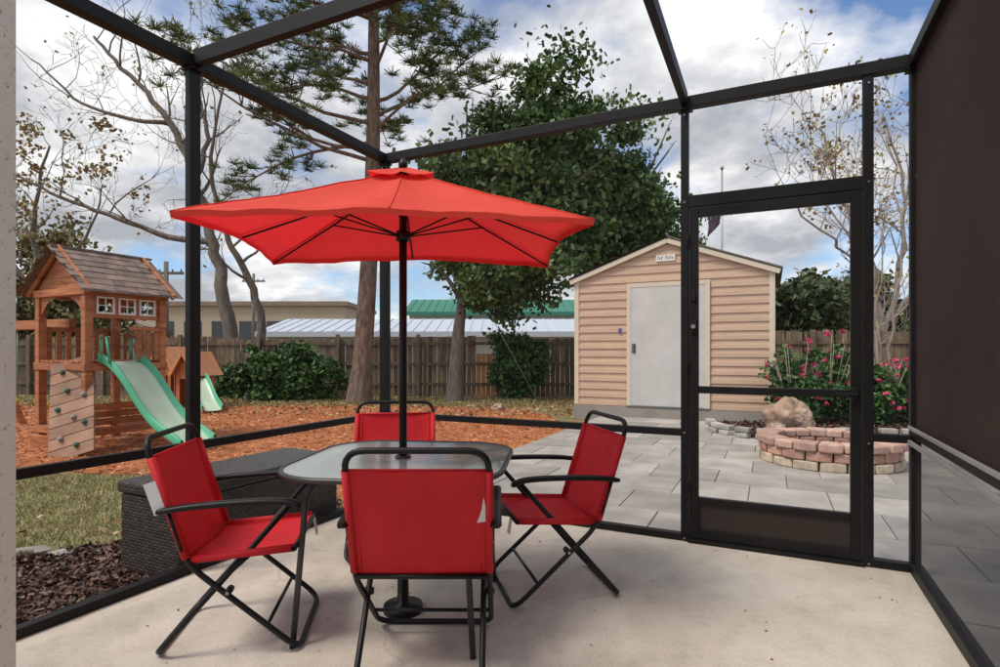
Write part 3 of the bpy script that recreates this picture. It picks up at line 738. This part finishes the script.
# ---------------- pine ----------------
def pine(loc,lean,Ht,r0,zlow,nl,seedv,lmax=3.4):
    random.seed(seedv)
    e=empty('pine_tree'); out=[]; tufts=[]
    tr=[]; K=16
    for i in range(K+1):
        t=i/K; tr.append(Vector((loc[0]+lean[0]*t+.12*math.sin(t*5),loc[1]+lean[1]*t,-.2+Ht*t)))
    out.append((tr,[r0*(1-.72*i/K) if i else r0*1.35 for i in range(K+1)]))
    for k in range(nl):
        z=zlow+(Ht-zlow)*(k+random.random())/nl; t=z/Ht; i=min(int(t*K),K-1); b0=tr[i].lerp(tr[i+1],t*K-i)
        a=random.random()*6.28; l=lmax*(1-.55*(z-zlow)/(Ht-zlow))*random.uniform(.5,1.15)
        d=Vector((math.cos(a),math.sin(a),random.uniform(0,.35))).normalized()
        pts=[b0]; q=b0.copy(); n=7
        for j in range(n):
            d=(d+Vector((random.gauss(0,.18),random.gauss(0,.18),random.gauss(.02,.12)))).normalized(); q=q+d*l/n; pts.append(q.copy())
            if j>=2:
                for _ in range(3):
                    tt=(d*.5+Vector((random.gauss(0,.6),random.gauss(0,.6),random.gauss(.15,.35)))).normalized(); ll=random.uniform(.3,.8)
                    e2=q+tt*ll; out.append(([q.copy(),q+tt*ll*.5,e2],[.02,.014,.008])); tufts.append(e2)
                    for _k in range(2): tufts.append(e2+Vector((random.gauss(0,.24),random.gauss(0,.24),random.gauss(0,.16))))
        out.append((pts,[.06*(1-.8*j/n) for j in range(n+1)])); tufts.append(q)
    tubes('trunk_and_limbs',out,pinebark,e,14,4)
    T=np.array([tuple(t) for t in tufts]); per=42; C=np.repeat(T,per,0); n=len(C); d=rdir(n); d[:,2]=np.abs(d[:,2])*.7+d[:,2]*.3
    vv=np.repeat(np.clip(rng.normal(.5,.22,len(T)),0,1),per)+rng.normal(size=n)*.16
    ln=rng.uniform(.07,.14,(n,1)); w=np.cross(d,rdir(n)); w/=np.linalg.norm(w,axis=1,keepdims=True)+1e-9
    quads_np('needles',C+d*ln,d*ln,w*.008,vv,needle,e)
    return e
pine((-3.68,14.6),(.55,.3),15.5,.27,6.3,38,11,4.2)
# ---------------- broadleaf trees ----------------
def oak(trunk,crowns,name='oak_tree',ls=.085,per=300):
    e=empty(name); out=[]; CC=[];VV=[]
    x,y=trunk; tc_=crowns[0][0]
    P=[Vector((x,y,-.2)),Vector((x+.05,y,1.0)),Vector((x+.15,y,2.2)),Vector((tc_[0]*.4+x*.6,y,3.6)),Vector((tc_[0],tc_[1],tc_[2]+.5))]
    out.append((smooth_path(P,4),[.24-.2*i/16 if i else .31 for i in range(17)]))
    for c_,rad,nc in crowns:
        for k in range(9):
            a=random.random()*6.28; en_=Vector((c_[0]+rad[0]*.8*math.cos(a),c_[1]+rad[1]*.8*math.sin(a),c_[2]+rad[2]*random.uniform(-.5,.7)))
            s_=P[2].lerp(P[3],random.random()); m_=s_.lerp(en_,.5)+Vector((0,0,.3))
            out.append((smooth_path([s_,m_,en_],4),[.08-.07*i/8 for i in range(9)]))
        C,v=crown(c_,rad,nc,per,(.3,.8),.4,1.5,.65); CC.append(C); VV.append(v)
    tubes('trunk_and_limbs',out,bark,e,10,5)
    leaves('foliage',np.concatenate(CC),ls,np.concatenate(VV),oakleaf,e,1.6)
oak((-1.2,14.9),[((-.2,14.9,4.8),(2.7,1.9,2.5),65),((1.0,15.1,6.8),(2.5,2.0,2.5),65),((-.1,14.9,3.3),(2.6,1.6,1.3),42)])
oak((2.9,17.2),[((2.5,16.8,5.8),(3.4,2.4,3.4),105),((3.9,17.0,4.4),(2.3,1.8,2.3),42)])
def bush(name,c,rad,nc,per=130,ls=.07,mat=bushleaf,cr=(.12,.32)):
    e=empty(name); C,v=crown(c,rad,nc,per,cr,.4,GZ+.03,.8); C[:,2]=np.maximum(C[:,2],GZ+.02); leaves('foliage',C,ls,v,mat,e,1.5)
    out=[]
    for k in range(8):
        a=random.random()*6.28; out.append(([Vector((c[0],c[1],GZ)),Vector((c[0]+rad[0]*.3*math.cos(a),c[1]+rad[1]*.3*math.sin(a),c[2])),Vector((c[0]+rad[0]*.8*math.cos(a),c[1]+rad[1]*.8*math.sin(a),c[2]+rad[2]*.5))],[.03,.02,.01]))
    tubes('stems',out,bark,e); return e
bush('shrub',(-5.75,15.2,.55),(1.6,.8,1.15),115)
bush('shrub',(.55,15.7,.85),(1.0,.5,1.1),60)
bush('shrub',(-7.5,16.0,.3),(.8,.5,.7),30)
bush('background_tree',(10.2,19.5,2.2),(2.4,2,2.2),100,220,.12,fardark,(.3,.7))
bush('background_tree',(14.0,23,2.4),(3.2,2,2.6),100,220,.14,fardark,(.4,.8))
C=np.column_stack([rng.uniform(-110,110,40000),rng.uniform(75,85,40000),np.zeros(40000)])
hgt=np.array([3.5+3.0*noise.noise(Vector((x*.06,1,0)))+1.6*noise.noise(Vector((x*.3,5,0))) for x in C[:,0]]); C[:,2]=rng.random(40000)*hgt
leaves('distant_trees',C,.6,np.clip(rng.normal(.5,.25,40000),0,1),fardark,None,1.4)
C,v=crown((-19.5,25,3.4),(5,2,3.8),110,170,(.4,.9),.4,.2,.7); leaves('tree_line',C,.13,v,leafmat('autumn_far',(.05,.06,.02),(.12,.12,.045),(.25,.19,.08)),None,1.4)
# guy wire between oak and ground
e=empty('guy_wire'); mb=MB(); mb.tube([(-.95,14.55,3.5),(.0,14.3,1.7),(1.0,14.0,GZ)],.010,5); mb.obj('cable',M('cable_grey',flat2((.25,.25,.24)),5,.5,0),e)
# ---------------- background buildings ----------------
def building(name,x0,x1,y0,y1,h,wall,roofm,gable=0,win=0):
    e=empty(name); mb=MB(); mb.box(x0,x1,y0,y1,GZ,h); mb.obj('walls',wall,e)
    mb=MB()
    if gable:
        ym=(y0+y1)/2; mb.poly([(x0-.4,y0-.5,h-.05),(x1+.4,y0-.5,h-.05),(x1+.4,ym,h+gable),(x0-.4,ym,h+gable)]); mb.poly([(x0-.4,ym,h+gable),(x1+.4,ym,h+gable),(x1+.4,y1+.5,h-.05),(x0-.4,y1+.5,h-.05)])
        mb.box(x0-.4,x1+.4,y0-.56,y0-.5,h-.3,h-.02)
    else: mb.box(x0-.3,x1+.3,y0-.3,y1+.3,h+.003,h+.35)
    mb.obj('roof',roofm,e)
    if gable:
        mb=MB(); n=int((x1-x0)/.6)
        for i in range(n):
            xx=x0+(x1-x0)*i/n; mb.beam((xx,y0-.5,h-.03),(xx,(y0+y1)/2,h+gable+.02),.05,.05)
        mb.obj('roof_ribs',roofm,e)
    if win:
        mb=MB(); n=win
        for i in range(n):
            xx=x0+(x1-x0)*(i+.5)/n; mb.box(xx-.7,xx+.7,y0-.03,y0-.01,h*.45,h*.75)
        mb.obj('windows',M('dark_glass',flat2((.05,.06,.07)),3,.2,0),e)
    return e
tanw=M('tan_wall',flat2((.50,.41,.30),.9),1,.8,.1); brownr=M('brown_roof',flat2((.28,.21,.16)),2,.8,.2)
whiter=M('metal_roof_white',flat2((.50,.55,.62),.92),.6,.4,.1,stretch=(8,.3,1)); greenr=M('metal_roof_green',flat2((.03,.20,.13)),.6,.5,.1)
building('tan_building',-28,-12.5,45,55,4.9,tanw,brownr,0,7)
building('brown_building',-36,-29.5,48,56,3.4,tanw,brownr,1.2,2)
building('long_metal_building',-12.5,5,30,38,2.3,M('light_wall',flat2((.50,.51,.51)),1,.7,.1),whiter,.9,0)
building('green_roof_building',-6.8,7.5,42,50,4.2,M('light_wall2',flat2((.5,.48,.44)),1,.7,.1),greenr,1.3,0)
for x,y,h in ((-17.6,40,6.8),(-15.5,26,5.4)):
    e=empty('utility_pole'); mb=MB(); mb.tube([(x,y,GZ),(x,y,h)],[.14,.10],8); mb.box(x-.8,x+.8,y-.06,y+.06,h-.6,h-.48)
    for k in (-.7,-.3,.3,.7): mb.tube([(x+k,y,h-.48),(x+k,y,h-.36)],.04,6)
    mb.obj('pole',bark,e)
e=empty('flagpole'); mb=MB(); mb.tube([(5.55,14,GZ),(5.55,14,5.75)],[.035,.022],8); mb.tube([(5.55,14,5.74),(5.55,14,5.80),(5.55,14,5.86)],[.02,.05,.01],8); mb.obj('pole',M('pole_grey',flat2((.35,.35,.36)),5,.4,0,metal=.5),e)
mb=MB()
for j in range(6):
    for i in range(5): mb.v.append((5.53-.08*i+.02*math.sin(j),14+.05*math.sin(i*1.7+j*.5),4.82-.08*j-.09*i))
for j in range(5):
    for i in range(4): a=j*5+i; mb.face([a,a+1,a+6,a+5],0,.5,True)
mb.obj('flag',M('flag_cloth',[(.4,(.04,.05,.10)),(.6,(.12,.05,.06))],6,.8,0),e)
# ---------------- playset ----------------
ps=empty('wooden_playset',(-5.75,8.1,0),ANG)
hu,hv=.50,.56
mb=MB()
for x in (-hv,hv):
    for y in (-hu,hu): mb.box(x-.05,x+.05,y-.05,y+.05,GZ-.03,2.05,0,random.random())
for z in (.08,.95,1.96):
    for y in (-hu,hu): mb.box(-hv-.06,hv+.06,y-.065,y+.065,z,z+.10,0,random.random())
    for x in (-hv,hv): mb.box(x-.063,x+.063,-hu+.05,hu-.05,z+.002,z+.098,0,random.random())
for i in range(9): mb.box(-hv+.03+i*.12,-hv+.13+i*.12,-hu-.03,hu+.03,1.055,1.085,0,random.random())
for i in range(7):
    y=-hu+.10+i*.125
    if i>3: mb.box(hv+.062,hv+.08,y,y+.07,1.08,1.50,0,random.random())
    mb.box(-hv-.08,-hv-.062,y,y+.07,1.08,1.50,0,random.random())
    mb.box(-hv+.1+i*.14,-hv+.17+i*.14,hu+.062,hu+.08,1.08,1.50,0,random.random())
mb.box(hv+.05,hv+.09,0,hu,1.50,1.56,0,.3); mb.box(-hv-.09,-hv-.05,-hu,hu,1.50,1.56,0,.3)
for i in range(3): mb.box(hv+.062,hv+.08,-hu+.05,hu-.05,.22+i*.10,.31+i*.10,0,random.random())
mb.box(hv-.01,hv+.02,-hu+.05,hu-.05,1.66,1.72,0,.5); mb.box(hv-.01,hv+.02,-hu+.05,hu-.05,1.94,2.0,0,.6)
for i in range(4): y=-hu+.05+i*.283; mb.box(hv-.012,hv+.018,y,y+.05,1.70,1.96,0,.5)
for y,sg in ((-hu-.02,-1),(hu+.02,1)):
    z0,zp=2.04,2.56
    for k in range(6):
        za=z0+k*.087; zb=za+.083; wa=.66*(zp+.02-za)/(zp-z0); wb=.66*(zp+.02-zb)/(zp-z0)
        mb.poly([(-wa,y,za),(wa,y,za),(max(wb,.01),y,zb),(-max(wb,.01),y,zb)],0,random.random())
    for s in (-1,1):
        pts=[(s*.51*math.cos(math.pi/2*k/6),1.62+.34*math.sin(math.pi/2*k/6)) for k in range(7)]
        for k in range(6):
            a_,b_=pts[k],pts[k+1]
            mb.poly([(a_[0],y,a_[1]),(b_[0],y,b_[1]),(b_[0],y,2.03),(a_[0],y,2.03)],0,.6)
    for s in (-1,1): mb.beam((s*.75,y+sg*.05,2.0),(0,y+sg*.05,2.62),.04,.09,0,.7)
mb.box(-hv-.05,hv+.05,-hu-.1,-hu-.065,GZ,.05,0,.4)
mb.beam((-hv,-.1,1.62),(-3.4,-.1,1.62),.09,.14,0,.5)
for sy in (-.8,.6): mb.beam((-3.3,-.1,1.66),(-3.5,sy,GZ),.08,.08,0,.5)
mb.obj('timber_frame',cedar,ps,.006)
mb=MB(); nrow=7
for s in (-1,1):
    for k in range(nrow):
        t0=k/nrow; t1=(k+1)/nrow+.02
        xa,za=s*(.80*(1-t0)),2.0+.62*t0; xb,zb=s*(.80*(1-min(t1,1))),2.0+.62*min(t1,1)
        for q in range(8):
            y0=-hu-.16+q*.15+(.0 if k%2 else -.04); y1=y0+.146; h_=.022+random.uniform(-.004,.004)
            pts=[(xa,y0,za+h_),(xa,y1,za+h_),(xb,y1,zb+.008),(xb,y0,zb+.008)]
            mb.poly(pts if s>0 else pts[::-1],0,random.random())
            mb.poly([(xa,y0,za-.01),(xa,y1,za-.01),(xa,y1,za+h_),(xa,y0,za+h_)],0,random.random())
    mb.poly([(s*.80,-hu-.16,1.985),(s*.80,hu+.20,1.985),(0,hu+.20,2.605),(0,-hu-.16,2.605)],0,.2)
mb.beam((0,-hu-.16,2.635),(0,hu+.20,2.635),.06,.03,0,.3)
mb.obj('shingle_roof',M('playset_shingle',[(.3,(.15,.105,.085)),(.7,(.25,.18,.15))],6,.85,.4,var=.3),ps)
mb=MB()
for i in range(3):
    y0=-hu+.10+i*.283; y1=y0+.233
    mb.box(hv+.019,hv+.035,y0,y1,1.715,1.74); mb.box(hv+.019,hv+.035,y0,y1,1.925,1.95); mb.box(hv+.02,hv+.034,y0,y0+.025,1.74,1.925); mb.box(hv+.02,hv+.034,y1-.025,y1,1.74,1.925)
    mb.box(hv+.021,hv+.032,(y0+y1)/2-.008,(y0+y1)/2+.008,1.74,1.925); mb.box(hv+.0215,hv+.0315,y0+.02,y1-.02,1.825,1.838)
mb.obj('window_frames',M('white_vinyl',flat2((.80,.80,.79)),5,.5,0),ps,.002)
def tolocal(p): 
    q=Matrix.Rotation(-ANG,4,'Z')@(Vector(p)-Vector((-5.75,8.1,0))); return q
r0,r1=tolocal((-5.78,7.58,1.10)),tolocal((-5.36,7.0,GZ))
mb=MB(); dn=(r1-r0); ax=dn.normalized(); wx=Vector((.72,.28,0)); wx=(wx-ax*wx.dot(ax)).normalized(); nm=wx.cross(ax); 
if nm.z<0: nm=-nm
rows=9
for k in range(rows):
    a=r0+dn*(k/rows+.004); c_=r0+dn*((k+1)/rows-.004); w_=.29
    pts=[a-wx*w_,a+wx*w_,c_+wx*w_,c_-wx*w_]; n=len(mb.v)
    mb.v+=[tuple(p+nm*.012) for p in pts]+[tuple(p-nm*.012) for p in pts]
    rv=random.random()
    for q in ((0,1,2,3),(7,6,5,4),(0,4,5,1),(1,5,6,2),(2,6,7,3),(3,7,4,0)): mb.face([n+i for i in q],0,rv)
mb.obj('rock_wall',M('weathered_board',[(.3,(.26,.14,.09)),(.7,(.38,.23,.16))],5,.8,.3,var=.2),ps)
mb=MB()
for k,(a,w_) in enumerate([(.12,-.12),(.2,.14),(.33,-.05),(.42,.17),(.5,-.17),(.62,.04),(.7,.18),(.8,-.12),(.9,.08)]):
    p=r0+dn*a+wx*w_+nm*.012; mb.tube([p,p+nm*.03,p+nm*.05],[.034,.03,.018],8,k%2)
mb.obj('climbing_holds',[M('hold_green',flat2((.05,.16,.11)),5,.5,.1),M('hold_grey',flat2((.3,.3,.3)),5,.5,.1)],ps)
gslide=M('slide_green',[(.3,(.06,.36,.20)),(.7,(.09,.44,.25))],2,.35,.03)
creamslide=M('slide_cream',flat2((.50,.62,.47)),2,.35,.03)
def slide(s0,s1,w,parent,amp,name='slide',mat=gslide,inv=None):
    s0=Vector(s0);s1=Vector(s1);d=s1-s0;h=Vector((d.x,d.y,0)).normalized();sd=Vector((-h.y,h.x,0)); mb=MB(); K=28
    prof=[(-1.0,.0),(-1.0,.11),(-.90,.12),(-.84,.10),(-.78,0.02),(-.4,0),(.4,0),(.78,.02),(.84,.10),(.90,.12),(1.0,.11),(1.0,0)]
    for i in range(K+1):
        t=i/K; e_=t*t*(3-2*t)*.35+t*.65
        p=s0+Vector((d.x*t,d.y*t,d.z*e_))+Vector((0,0,amp*math.sin(t*math.pi*2.6)))
        for a,b_ in prof:
            q=p+sd*a*w+Vector((0,0,b_)); q=inv(q) if inv else q; mb.v.append(tuple(q))
    P_=len(prof)
    for i in range(K):
        for k in range(P_-1): mb.face([i*P_+k,i*P_+k+1,(i+1)*P_+k+1,(i+1)*P_+k],0 if k in(0,1,2,3,7,8,9,10) else 1,.5,True)
    return mb.obj(name,[mat,creamslide],parent)
slide((-5.30,7.78,1.07),(-3.95,7.35,GZ+.04),.29,ps,.05,inv=tolocal)
mb=MB()
for sx in (-.27,.27):
    p=tolocal((-5.33+.08*sx,7.78+sx,1.1)); mb.tube([p,p+Vector((0,0,.3)),p+Vector((.12,0,.3)),p+Vector((.2,0,-.05))],.016,8)
mb.obj('slide_handles',gslide,ps)
mb=MB()
for x in (-1.35,-2.3):
    for s in (-.2,.2): mb.tube([(x+s,-.1,1.55),(x+s,-.1,.42)],.009,6)
mb.obj('swing_chains',M('chain_green',flat2((.10,.30,.16)),5,.5,0),ps)
mb=MB()
for x in (-1.35,-2.3): mb.tube(smooth_path([(x-.2,-.1,.45),(x-.1,-.1,.37),(x+.1,-.1,.37),(x+.2,-.1,.45)],4),[.03]*13,8)
mb.obj('swing_seats',M('seat_yellow',flat2((.55,.40,.04)),5,.5,0),ps)
# ---------------- small playhouse ----------------
ph=empty('playhouse',(-7.65,13.2,GZ),math.radians(-20))
mb=MB()
def hut(cx,w,d,h,pk,y0):
    for i in range(int(w/.1)):
        x=cx-w/2+i*.1
        if abs(x+.05-cx)<.17: mb.box(x,x+.095,y0,y0+.02,h*.82,h,0,random.random())
        else: mb.box(x,x+.095,y0,y0+.02,0,h,0,random.random())
        mb.box(x,x+.095,y0+d,y0+d+.02,0,h,0,random.random())
    for j in range(int(d/.1)):
        for X in (cx-w/2-.02,cx+w/2): mb.box(X,X+.02,y0+j*.1,y0+j*.1+.095,0,h,0,random.random())
    for k in range(4):
        za=h+k*(pk-h)/4; zb=h+(k+1)*(pk-h)/4; wa=w/2*(1-k/4); wb=w/2*(1-(k+1)/4)+.005
        mb.poly([(cx-wa,y0-.001,za),(cx+wa,y0-.001,za),(cx+wb,y0-.001,zb),(cx-wb,y0-.001,zb)],0,random.random())
hut(-.40,.7,.7,.95,1.42,0); hut(.45,.6,.6,.85,1.30,-.1)
mb.obj('walls',M('orange_cladding',flat2((.46,.15,.06)),4,.6,.1,var=.25),ph)
mb=MB()
for cx,w,d,h,pk,y0 in ((-.40,.7,.7,.95,1.42,0),(.45,.6,.6,.85,1.30,-.1)):
    for s in (-1,1): mb.poly([(cx+s*(w/2+.1),y0-.1,h-.08),(cx,y0-.1,pk+.03),(cx,y0+d+.1,pk+.03),(cx+s*(w/2+.1),y0+d+.1,h-.08)])
    for s in (-1,1): mb.beam((cx+s*(w/2+.1),y0-.11,h-.08),(cx,y0-.11,pk+.02),.03,.08,0,.5)
mb.obj('roof',M('playhouse_roof',flat2((.58,.26,.12)),4,.6,.1),ph)
slide((-7.0,12.9,.60),(-6.15,12.0,GZ+.04),.22,None,.02,'toddler_slide')
# ---------------- sky, light, camera ----------------
sunv=Vector((-.70,-.35,1.25)).normalized()
w=bpy.data.worlds.new('World'); S.world=w; w.use_nodes=True; nt=w.node_tree
bg=nt.nodes['Background']; sky=N(nt,'ShaderNodeTexSky'); sky.sky_type='NISHITA'; sky.sun_disc=False
sky.sun_elevation=math.asin(sunv.z); sky.sun_rotation=math.atan2(sunv.x,sunv.y)%(2*math.pi); sky.altitude=50; sky.air_density=1.0; sky.dust_density=.6; sky.ozone_density=1.5
tc=N(nt,'ShaderNodeTexCoord').outputs['Generated']; sp=N(nt,'ShaderNodeSeparateXYZ'); nt.links.new(tc,sp.inputs[0])
mxz=N(nt,'ShaderNodeMath',operation='MAXIMUM'); nt.links.new(sp.outputs[2],mxz.inputs[0]); mxz.inputs[1].default_value=0
az=N(nt,'ShaderNodeMath',operation='ADD'); nt.links.new(mxz.outputs[0],az.inputs[0]); az.inputs[1].default_value=.28
cb=N(nt,'ShaderNodeCombineXYZ')
for k in (0,1):
    dv=N(nt,'ShaderNodeMath',operation='DIVIDE'); nt.links.new(sp.outputs[k],dv.inputs[0]); nt.links.new(az.outputs[0],dv.inputs[1]); nt.links.new(dv.outputs[0],cb.inputs[k])
cb.inputs[2].default_value=1.3
f=noise_n(nt,1.7,10,.56,vec=cb.outputs[0]); g=noise_n(nt,2.6,8,.58,vec=cb.outputs[0])
mask=ramp(nt,[(.39,(0,0,0)),(.52,(1,1,1))],f)
cc=ramp(nt,[(.36,(3.1,3.25,3.55)),(.47,(4.7,4.8,5.0)),(.58,(7.0,7.0,7.0))],g)
skyc=mixc(nt,1.0,sky.outputs[0],(.85,.95,1.08),'MULTIPLY')
nt.links.new(mixc(nt,mask,skyc,cc),bg.inputs[0]); bg.inputs[1].default_value=.15
sd=bpy.data.lights.new('sun','SUN'); sd.energy=3.1; sd.angle=math.radians(20); sd.color=(1,.93,.82)
so=bpy.data.objects.new('sun',sd); S.collection.objects.link(so); so.rotation_euler=sunv.to_track_quat('Z','Y').to_euler(); so.location=(0,0,20)
cd=bpy.data.cameras.new('camera'); cd.lens=20.16; cd.sensor_width=36; cd.shift_y=.0185; cd.clip_end=1500; cd.clip_start=.05
co=bpy.data.objects.new('camera',cd); S.collection.objects.link(co); co.location=(0,0,1.2); co.rotation_euler=(math.pi/2,0,0); S.camera=co
S.view_settings.view_transform='Standard'; S.view_settings.look='None'; S.view_settings.exposure=0
